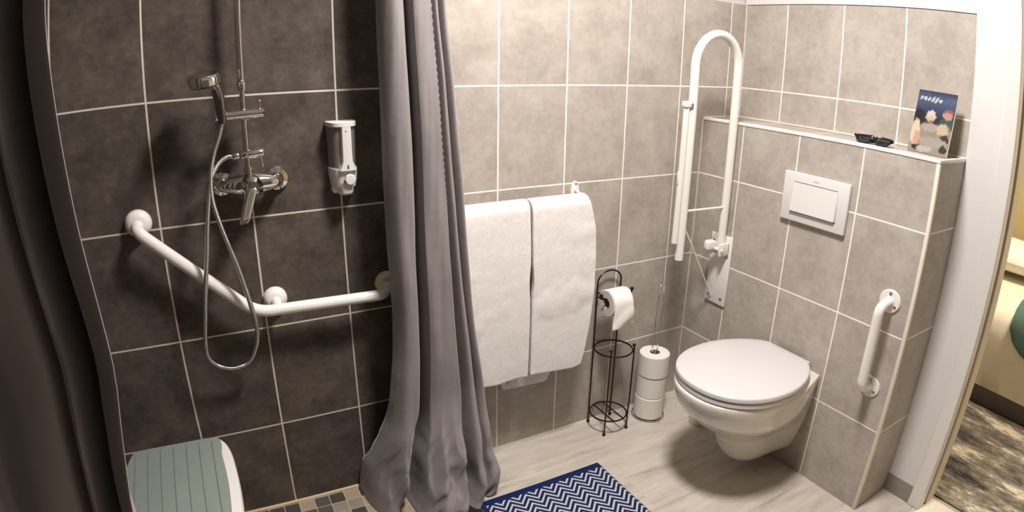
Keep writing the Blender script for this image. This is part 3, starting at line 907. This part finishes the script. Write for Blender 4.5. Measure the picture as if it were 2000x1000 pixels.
# chrome spindle with three stacked rolls
SX, SY = 1.652, -.092
t = thing('paper_roll_holder', 'chrome wire spindle holder with a tall loop threading three stacked rolls', 'paper stand', (SX, SY, 0))
bm = bmesh.new()
ring = [(SX + .066 * math.cos(a * PI / 24), SY + .066 * math.sin(a * PI / 24), .003) for a in range(48)]
tube(bm, ring, .0026, 8, closed=True)
tube(bm, [(SX - .066, SY, .003), (SX + .066, SY, .003)], .0024, 8)
part('base_ring', bm, M_chrome, t)
loop = [V(SX - .013, SY, .004), V(SX - .012, SY, .45)] + [V(SX + .004 - .012 * math.cos(a), SY, .560 + .013 * math.sin(a)) for a in [PI * k / 10 for k in range(11)]] + [V(SX + .013, SY, .45), V(SX + .014, SY, .004)]
part('wire_loop', tube(bmesh.new(), catmull(loop, 3), .0024, 10), M_chrome, t)
for k, (lab, dx, dy) in enumerate((('bottom roll of the three stacked on the chrome spindle', 0, 0), ('middle roll of the three stacked on the chrome spindle', .002, .001), ('top roll of the three stacked on the chrome spindle', .000, -.002))):
    paper_roll('toilet_paper_roll', 'white toilet paper, ' + lab, (SX + dx, SY + dy, .0062 + .0475 + k * .0948), 'Z', R=.0605, r=.021, L=.094, group='toilet paper rolls stacked on the spindle')

# ------------------------------------------------------------------ towels and their rail
def towel_mat():
    m = NT('white_terry_cloth')
    g = m.n('ShaderNodeNewGeometry')
    a = m.noise(g.outputs['Position'], 420, 3, .7)
    b = m.noise(g.outputs['Position'], 60, 4, .6)
    m.base(m.ramp(b, [(.3, srgb(224, 218, 213)), (.7, srgb(232, 227, 223))]))
    m.b.inputs['Roughness'].default_value = .95; m.b.inputs['Sheen Weight'].default_value = .35
    m.b.inputs['Specular IOR Level'].default_value = .15
    m.bump(m.math('ADD', a, m.math('MULTIPLY', b, .5)), .5, .002)
    return m.m
M_towel = towel_mat()

BARY, BARZ = -.085, .931
def towel(label, xl, xr, zf, zb, seed, th=.020, back_x=None, wave=.5):
    """xl(q), xr(q): side edges as functions of height z; zf(s), zb(s): front and back hem"""
    t = thing('towel', label, 'towel', ((xl(.7) + xr(.7)) / 2, BARY, .35))
    NS, NT_ = 46, 90
    def path(s, q):
        """q 0..1 from front hem up over the bar to the back hem; returns y,z"""
        hf = BARZ - zf(s); hb = BARZ - zb(s); arc = PI * .022
        L = hf + arc + hb; d = q * L
        if d < hf:
            z = zf(s) + d; y = BARY - .022 - .006 * math.sin((BARZ - z) * 4)
        elif d < hf + arc:
            a = (d - hf) / .022; y = BARY - .022 * math.cos(a); z = BARZ + .022 * math.sin(a)
        else:
            z = BARZ - (d - hf - arc); y = BARY + .022 + .004 * sstep(.0, .3, BARZ - z)
        return y, z
    bm = bmesh.new()
    outer, inner = [], []
    grid = []
    for i in range(NS + 1):
        s = i / NS
        row = []
        for j in range(NT_ + 1):
            q = j / NT_
            y, z = path(s, q)
            isback = q > (BARZ - zf(s) + .03) / (BARZ - zf(s) + BARZ - zb(s) + .07)
            a, b = xl(z), xr(z)
            if isback and back_x:
                k = sstep(BARZ, BARZ - .2, z) if False else sstep(0, .25, BARZ - z)
                a = a + (back_x[0] - a) * k; b = b + (back_x[1] - b) * k
            x = a + (b - a) * s
            n = noise.noise(V(x * 6 + seed, z * 6, q * 2)) * .004 + noise.noise(V(x * 22 + seed, z * 22, 3)) * .0016 + noise.noise(V(x * 3, z * 14 + seed, 9)) * .0035 * wave
            if not isback: y += -abs(n) * 1.0 - n * .5
            row.append(V(x, y, z))
        grid.append(row)
    vs = [[bm.verts.new(p) for p in r] for r in grid]
    for i in range(NS):
        for j in range(NT_): bm.faces.new((vs[i][j], vs[i + 1][j], vs[i + 1][j + 1], vs[i][j + 1]))
    o = part('towel_cloth', bm, M_towel, t, smooth=True, sharp=80)
    sm = o.modifiers.new('thickness', 'SOLIDIFY'); sm.thickness = th; sm.offset = 0
    bv = o.modifiers.new('round', 'BEVEL'); bv.width = th * .42; bv.segments = 3; bv.limit_method = 'ANGLE'; bv.angle_limit = math.radians(50)
    ss = o.modifiers.new('sub', 'SUBSURF'); ss.levels = 1; ss.render_levels = 1
    tx = bpy.data.textures.new('terry_clumps', 'CLOUDS'); tx.noise_scale = .003; tx.noise_depth = 2
    dp = o.modifiers.new('fluff', 'DISPLACE'); dp.texture = tx; dp.strength = .0012; dp.texture_coords = 'LOCAL'
    return t
tl = towel('left white terry towel on the wall rail, next to the grey curtain',
           lambda z: interp([(.25, .795), (.96, .80)], z), lambda z: interp([(.3, 1.059), (.62, 1.060), (.69, 1.056), (.76, 1.060), (.97, 1.056)], z),
           lambda s: .352 + .004 * math.sin(s * 9) - .006 * s, lambda s: .40, 3.0)
tr = towel('right white terry towel on the wall rail, its back layer hanging lower',
           lambda z: interp([(.3, 1.0665), (.62, 1.067), (.69, 1.071), (.76, 1.067), (.97, 1.0635)], z), lambda z: interp([(.33, 1.272), (.40, 1.288), (.5, 1.302), (.63, 1.312), (.83, 1.308), (.93, 1.286), (.97, 1.268)], z),
           lambda s: .352 - .018 * s + .012 * max(0, s - .85) * 6, lambda s: .40, 8.0)
# rear hanging layer (folded end that shows below the front hems)
bm = bmesh.new(); g = []
for i in range(31):
    s = i / 30; x = .990 + (1.200 - .990) * s
    zb_ = .268 - .008 * s + .05 * max(0, (s - .86) / .14) ** 2 + .03 * max(0, (.06 - s) / .06)
    g.append([V(x, -.038 - .003 * noise.noise(V(x * 12, j * .3, 0)), zb_ + (.46 - zb_) * j / 14) for j in range(15)])
vs = [[bm.verts.new(p) for p in r] for r in g]
for i in range(30):
    for j in range(14): bm.faces.new((vs[i][j], vs[i + 1][j], vs[i + 1][j + 1], vs[i][j + 1]))
o = part('rear_layer', bm, M_towel, tr, smooth=True, sharp=80, label='shaded rear end of the towel hanging below its front')
sm = o.modifiers.new('thickness', 'SOLIDIFY'); sm.thickness = .012; sm.offset = 0
bv = o.modifiers.new('round', 'BEVEL'); bv.width = .006; bv.segments = 3; bv.limit_method = 'ANGLE'; bv.angle_limit = math.radians(50)
# dark loose threads at the hems
for par, (x, y, z) in ((tl, (.985, -.108, .348)), (tr, (1.215, -.104, .337))):
    bm = bmesh.new()
    for k in range(3):
        tube(bm, [V(x + k * .005, y, z + .010), V(x + k * .0045 + .001, y - .002, z - .004), V(x + k * .0055 - .003, y - .002, z - .015 + .005 * k)], .0010, 5)
    part('loose_threads', bm, M_thread, par, label='short dark threads at the hem')

t = thing('towel_rail', 'white wall-mounted towel rail with screwed bracket, mostly hidden under two towels', 'towel rail', (1.05, 0, .955))
for x in (1.293, .80):
    bm = bmesh.new()
    rings = []
    for yy, k in ((-.0005, 1), (-.006, 1), (-.008, .8)):
        rings.append([V(x + .017 * k * math.sin(a) * (1 - .25 * math.cos(a)), yy, .951 + .034 * k * math.cos(a)) for a in [2 * PI * i / 28 for i in range(28)]])
    loft(bm, rings)
    br = part('bracket', bm, M_white, t)
    bm = bmesh.new(); lathe(bm, [(.0042, 0), (.0036, .0018), (0, .002)], (x + .001, -.0078, .975), 'Y', 12); part('screw', bm, M_screw, br)
    bm = bmesh.new(); tube(bm, [(x, -.004, .955), (x - .002, BARY, BARZ)], .0052, 12); part('arm', bm, M_white, br)
bm = bmesh.new(); tube(bm, [(.795, BARY, BARZ), (1.297, BARY, BARZ)], .0065, 14); part('bar', bm, M_white, t)

# ------------------------------------------------------------------ shower stool
def stool():
    H = .45
    t = thing('shower_stool', 'white plastic shower stool with grey-green ribbed seat pad', 'stool', (-.05, -.42, 0))
    # plan outline of the seat: straight rear edge, bowed sides, rounded corners
    def plan(inset, z, dz=0):
        x0, x1, y0, y1 = -.200 + inset, .092 - inset, -.640 + inset, -.205 - inset
        xm = (x0 + x1) / 2
        base = [(x0 + .035, y1), (xm, y1 + .002), (x1 - .045, y1), (x1 - .020, y1 - .018), (x1 - .006, y1 - .07), (x1, y1 - .14), (x1 + .002, (y0 + y1) / 2), (x1, y0 + .14), (x1 - .006, y0 + .07), (x1 - .020, y0 + .018), (x1 - .045, y0),
                (xm, y0 - .002), (x0 + .035, y0), (x0 + .016, y0 + .018), (x0 + .004, y0 + .07), (x0, y0 + .14), (x0 - .002, (y0 + y1) / 2), (x0, y1 - .14), (x0 + .004, y1 - .07), (x0 + .016, y1 - .018)]
        return [V(p.x, p.y, z) for p in catmull([(a, b, 0) for a, b in base], 5, closed=True)]
    bm = bmesh.new(); loft(bm, [plan(.004, H - .040), plan(0, H - .034), plan(0, H - .016), plan(.003, H - .010), plan(.006, H - .009)]); part('seat', bm, M_plastic, t)
    M_pad = plain('grey_green_pad', srgb(122, 130, 122), .75, var=.04, bump=.2, bscale=500)
    # pad narrower at the right so that the white rim shows; grooves modelled as strips
    bm = bmesh.new()
    def pad(inset, z):
        out = []
        for p in plan(.006 + inset, z):
            k = sstep(-.205, -.30, p.y) * sstep(-.05, .09, p.x)
            out.append(V(p.x - .020 * k, p.y, z))
        return out
    loft(bm, [pad(0, H - .009), pad(0, H - .003), pad(.0015, H), pad(.004, H + .0008)])
    part('seat_pad', bm, M_pad, t, label='grey-green ribbed pad')
    bm = bmesh.new()
    for k in range(7):
        x = -.166 + k * .0345
        tube(bm, [(x, -.225 - .006 * (k in (0, 6)), H + .0008), (x + .004, -.62, H + .0008)], .0016, 6)
    part('pad_ribs', bm, plain('grey_green_rib', srgb(104, 112, 105), .8), t)
    for sx in (-1, 1):
        for sy in (-1, 1):
            bm = bmesh.new(); cx, cy = -.054 + sx * .105, -.4225 + sy * .165
            tube(bm, [(cx, cy, H - .038), (cx + sx * .030, cy + sy * .03, .02)], .013, 14)
            lg = part('leg', bm, M_plastic, t)
            bm = bmesh.new(); tube(bm, [(cx + sx * .029, cy + sy * .029, .035), (cx + sx * .0305, cy + sy * .0305, .003)], .017, 14, rf=lambda q: .0155 + .003 * q)
            part('rubber_foot', bm, M_cream, lg)
stool()

# ------------------------------------------------------------------ rug and black patch
def rug_mat():
    m = NT('navy_zigzag_weave')
    g = m.n('ShaderNodeNewGeometry'); sp = m.n('ShaderNodeSeparateXYZ'); m.l(g.outputs['Position'], sp.inputs[0])
    wob = m.math('MULTIPLY', m.math('SUBTRACT', m.noise(g.outputs['Position'], 260, 2), .5), .0035)
    x = m.math('SUBTRACT', sp.outputs[0], 1.268)
    y = m.math('ADD', sp.outputs[1], .264)
    zig = m.math('MULTIPLY', m.math('PINGPONG', m.math('DIVIDE', x, .062), .5), .066)
    ph = m.math('DIVIDE', m.math('ADD', m.math('ADD', y, zig), wob), .0235)
    f = m.math('PINGPONG', ph, .5)
    mr = m.n('ShaderNodeMapRange'); mr.inputs[1].default_value = .27; mr.inputs[2].default_value = .34; m.l(f, mr.inputs[0])
    # border: plain navy
    by = m.math('LESS_THAN', y, -.026); bx = m.math('LESS_THAN', x, .006); bl = m.math('GREATER_THAN', sp.outputs[0], .815)
    k = m.math('MULTIPLY', mr.outputs[0], m.math('MULTIPLY', m.math('MULTIPLY', by, bx), bl))
    fl = m.noise(g.outputs['Position'], 500, 2)
    navy = m.ramp(fl, [(.3, srgb(26, 34, 60)), (.7, srgb(38, 48, 80))])
    # border is a shade bluer
    brd = m.mix(m.math('MULTIPLY', by, bx), srgb(22, 38, 82), navy)
    m.base(m.mix(k, brd, srgb(186, 190, 200)))
    m.b.inputs['Roughness'].default_value = .95; m.b.inputs['Specular IOR Level'].default_value = .1
    m.bump(m.math('ADD', fl, m.math('MULTIPLY', k, .6)), .5, .002)
    return m.m
bm = bmesh.new(); box(bm, .800, 1.2765, -1.02, -.264, .0005, .006, .002)
o = put(link('rug', bm, rug_mat()), (1.04, -.64, 0))
tag(o, 'navy and white zigzag bath rug with navy border on the pale floor', 'rug')
bm = bmesh.new(); box(bm, .690, .796, -.98, -.222, .0030, .008, .002)  # thin flat black slab between curtain hem and rug
o = put(link('floor_layer', bm, M_matteblack), (.74, -.60, 0))
tag(o, 'plain black flat patch between the grey curtain hem and the zigzag rug', 'mat')

# ------------------------------------------------------------------ things on the ledge
def glasses():
    t = thing('glasses', 'black-framed glasses folded on the tiled ledge beside the leaflet', 'glasses', (1.965, -.69, ZB))
    m = plain('black_acetate', srgb(18, 18, 20), .25)
    lens = glass('dark_lens', srgb(30, 36, 40), .05, .75)
    z = ZB + .0145; x0 = 1.935
    for s in (-1, 1):
        cy = -.692 + s * .034
        pts = [V(x0 + .010 * math.cos(a) * 0 + .012 * (1 + math.sin(a)), cy + .029 * math.cos(a), z + (.0105 - .002 * math.cos(a) * s) * math.sin(a) + .0035 * math.cos(2 * a)) for a in [2 * PI * k / 24 for k in range(24)]]
        rim = part('rim', tube(bmesh.new(), pts, .0042, 8, closed=True), m, t)
        bm = bmesh.new(); c = [bm.verts.new(p + V(.001, 0, 0)) for p in pts]; ce = bm.verts.new(sum(pts, V(0, 0, 0)) / len(pts) + V(.001, 0, 0))
        for q in range(len(c)): bm.faces.new((c[q], c[(q + 1) % len(c)], ce))
        r = bmesh.ops.extrude_face_region(bm, geom=bm.faces[:]); bmesh.ops.translate(bm, verts=[v for v in r['geom'] if isinstance(v, bmesh.types.BMVert)], vec=V(.0015, 0, 0))
        part('lens', bm, lens, rim)
        bm = bmesh.new(); tube(bm, catmull([V(x0 + .003, cy + s * .029, z + .008), V(x0 + .012, cy + s * .034, z + .004), V(x0 + .034, cy + s * .010, z - .004), V(x0 + .030 + .006 * s, cy - s * .055, z - .010)], 6), .0034, 8)
        part('temple', bm, m, t)
    bm = bmesh.new(); tube(bm, catmull([V(x0, -.692 - .010, z + .004), V(x0 - .004, -.692, z + .009), V(x0, -.692 + .010, z + .004)], 6), .004, 8); part('bridge', bm, m, t)
glasses()

def leaflet_mat():
    """cover artwork: navy sky, pale slanted title, two figures and a pale table; all flat shapes"""
    m = NT('leaflet_cover_print')
    tc = m.n('ShaderNodeTexCoord'); sp = m.n('ShaderNodeSeparateXYZ'); m.l(tc.outputs['Object'], sp.inputs[0])
    u0, v0 = sp.outputs[1], sp.outputs[2]      # u: width coordinate (0 .. -.135), v: height (0 .. .19)
    nz = m.noise(tc.outputs['Object'], 55, 4, .65); nz2 = m.noise(tc.outputs['Object'], 73, 4, .65)
    u = m.math('ADD', m.math('DIVIDE', u0, -.135), m.math('MULTIPLY', m.math('SUBTRACT', nz, .5), .16)); v = m.math('ADD', m.math('DIVIDE', v0, .19), m.math('MULTIPLY', m.math('SUBTRACT', nz2, .5), .16))
    col = m.ramp(v, [(.0, srgb(176, 164, 146)), (.44, srgb(168, 154, 138)), (.52, srgb(28, 26, 42)), (.70, srgb(36, 52, 100)), (.88, srgb(60, 92, 138)), (1.0, srgb(28, 40, 92))])
    def ell(cu, cv, ru, rv, c, rot=0):
        nonlocal col
        du = m.math('SUBTRACT', u, cu); dv = m.math('SUBTRACT', v, cv)
        if rot: du = m.math('ADD', du, m.math('MULTIPLY', dv, rot))
        d = m.math('ADD', m.math('POWER', m.math('ABSOLUTE', m.math('DIVIDE', du, ru)), 2), m.math('POWER', m.math('ABSOLUTE', m.math('DIVIDE', dv, rv)), 2))
        mr = m.n('ShaderNodeMapRange'); mr.inputs[1].default_value = 1.25; mr.inputs[2].default_value = .75; m.l(d, mr.inputs[0])
        col = m.mix(mr.outputs[0], col, c)
    ell(.12, .56, .16, .14, srgb(24, 20, 30)); ell(.85, .52, .2, .12, srgb(48, 92, 82))
    ell(.10, .32, .11, .20, srgb(244, 222, 178)); ell(.16, .22, .08, .12, srgb(236, 160, 130)); ell(.2, .08, .12, .05, srgb(50, 44, 42))
    ell(.45, .42, .22, .07, srgb(196, 176, 168), -.3); ell(.78, .42, .16, .09, srgb(226, 196, 150)); ell(.86, .27, .11, .07, srgb(70, 50, 60)); ell(.6, .2, .36, .08, srgb(190, 176, 156))
    ell(.42, .60, .13, .095, srgb(232, 196, 160)); ell(.42, .645, .11, .04, srgb(240, 222, 200)); ell(.83, .66, .12, .08, srgb(214, 148, 122)); ell(.84, .72, .12, .035, srgb(176, 62, 66))
    ell(.88, .10, .1, .06, srgb(70, 66, 54)); ell(.4, .07, .2, .05, srgb(206, 200, 190))
    for k in range(6): ell(.10 + k * .098, .885 - k * .004, .040, .036, srgb(225, 222, 214), -.5)
    hs = m.n('ShaderNodeHueSaturation'); hs.inputs['Saturation'].default_value = .8; hs.inputs['Value'].default_value = .52; m.l(col, hs.inputs['Color'])
    m.base(hs.outputs[0]); m.b.inputs['Roughness'].default_value = .35
    return m.m
t = thing('leaflet', 'blue leaflet with a picture cover leaning on the wall above the tiled ledge', 'leaflet', (1.985, -.792, ZB + .0005))
t.rotation_euler = (0, math.radians(13), 0)
bm = bmesh.new(); box(bm, -.0012, .0, -.135, 0, 0, .192); o = link('front_cover', bm, leaflet_mat(), t, smooth=False)
bm = bmesh.new()
for k in range(3): box(bm, .0003 + k * .0012, .0012 + k * .0012, -.137, -.001, 0, .190)
link('pages', bm, plain('cream_paper_pages', srgb(206, 192, 164), .8), t, smooth=False)

# ------------------------------------------------------------------ bedroom beyond the doorway
M_bwall = plain('yellow_bedroom_wall', srgb(214, 196, 142), .8)
bm = bmesh.new(); box(bm, 4.7, 4.8, -3.2, 1.2, 0, CEIL); struct('wall_bedroom_far', bm, M_bwall, smooth=False)
bm = bmesh.new(); box(bm, XW + .1, 4.7, 1.1, 1.2, 0, CEIL); struct('wall_bedroom_back', bm, M_bwall, smooth=False)
bm = bmesh.new(); box(bm, XW + .1, 4.7, -3.2, -3.1, 0, CEIL); struct('wall_bedroom_front', bm, M_bwall, smooth=False)

def bed():
    t = thing('bed', 'cream-covered bed on a low dark base, seen through the doorway', 'bed', (3.8, -.95, 0))
    M_cov = plain('cream_bedspread', srgb(228, 216, 192), .85, var=.05, bump=.3, bscale=30, sheen=.3)
    M_bb = plain('dark_taupe_bed_base', srgb(84, 74, 66), .8)
    bm = bmesh.new(); box(bm, 3.055, 4.62, -1.75, .55, .0, .115, .01); part('bed_base', bm, M_bb, t)
    # bedspread with soft drape folds on the near side
    bm = bmesh.new(); prof = []
    N = 90; rows = []
    for i in range(N + 1):
        y = -1.80 + 2.38 * i / N
        f = .012 * noise.noise(V(y * 5, 0, 3))
        d = .018 * noise.noise(V(y * 2.2, 1, 7))
        P = [(3.050, .095), (3.040, .10), (3.035 + f, .18 + d), (3.030 + f * 1.3, .27 + d), (3.026 + f, .35 + d), (3.034, .42), (3.065, .47), (3.15, .495), (3.5, .505), (4.1, .51), (4.60, .50), (4.63, .46), (4.63, .10)]
        rows.append([V(x, y, z) for x, z in P])
    loft(bm, rows, closed=False, cap0=True, cap1=True)
    part('bedspread', bm, M_cov, t, sharp=60)
    return t
bed()
M_teal = plain('teal_knit', srgb(84, 112, 98), .95, var=.15, bump=.6, bscale=90)
bm = bmesh.new(); rings = []
for i in range(25):                     # folded throw laid over the near edge of the bed
    q = i / 24
    y = -.985 - .62 * q
    k = math.sin(min(1, q / .28) * PI / 2) ** .6
    zb_ = .42 - .11 * k
    top = []; bot = []
    P = [(3.012, zb_), (3.010, .40 + .02 * (1 - k)), (3.018, .455), (3.050, .498), (3.11, .520), (3.22 + .10 * k, .530), (3.26 + .16 * k, .530)]
    for x, z in P: top.append(V(x - .004, y, z + .012))
    for x, z in P[::-1]: bot.append(V(x + .010, y, z - .006))
    rings.append(top + bot)
loft(bm, rings)
o = put(link('throw_blanket', bm, M_teal), (3.2, -1.3, .5)); tag(o, 'dark teal knitted throw folded over the near edge of the cream bed', 'blanket')
M_pil = plain('white_pillow_cotton', srgb(226, 220, 206), .9, var=.03)
bm = bmesh.new(); rings = []
for i in range(17):
    q = i / 16; a = q * PI; k = max(.06, math.sin(a) ** .4)
    rings.append([V(3.62 + .20 * k * math.cos(b), -.70 - .33 * math.cos(a), .605 + .08 * k * math.sin(b)) for b in [2 * PI * j / 24 for j in range(24)]])
loft(bm, rings)
o = put(link('pillow', bm, M_pil), (3.62, -.70, .53)); tag(o, 'pale pillow lying on the cream bed beyond the doorway', 'pillow')

def carpet_mat():
    m = NT('patterned_carpet')
    g = m.n('ShaderNodeNewGeometry')
    st = m.n('ShaderNodeVectorMath', operation='MULTIPLY'); m.l(g.outputs['Position'], st.inputs[0]); st.inputs[1].default_value = (2.4, .75, 1)
    a = m.noise(st.outputs[0], 3.2, 2, .5)
    b = m.noise(st.outputs[0], 20, 5, .75, .3)
    f = m.math('ADD', m.math('MULTIPLY', a, .55), m.math('MULTIPLY', b, .45))
    col = m.ramp(f, [(.38, srgb(40, 34, 30)), (.46, srgb(88, 80, 70)), (.53, srgb(120, 110, 96)), (.60, srgb(184, 172, 150))])
    m.base(col); m.b.inputs['Roughness'].default_value = .95
    m.bump(b, .4, .003); return m.m
bm = bmesh.new(); box(bm, XW + .125, 3.05, -2.7, .4, -.0035, .004, .002)
o = put(link('carpet', bm, carpet_mat()), (2.6, -1.1, 0)); tag(o, 'brown and beige patterned carpet between the doorway and the bed', 'carpet')
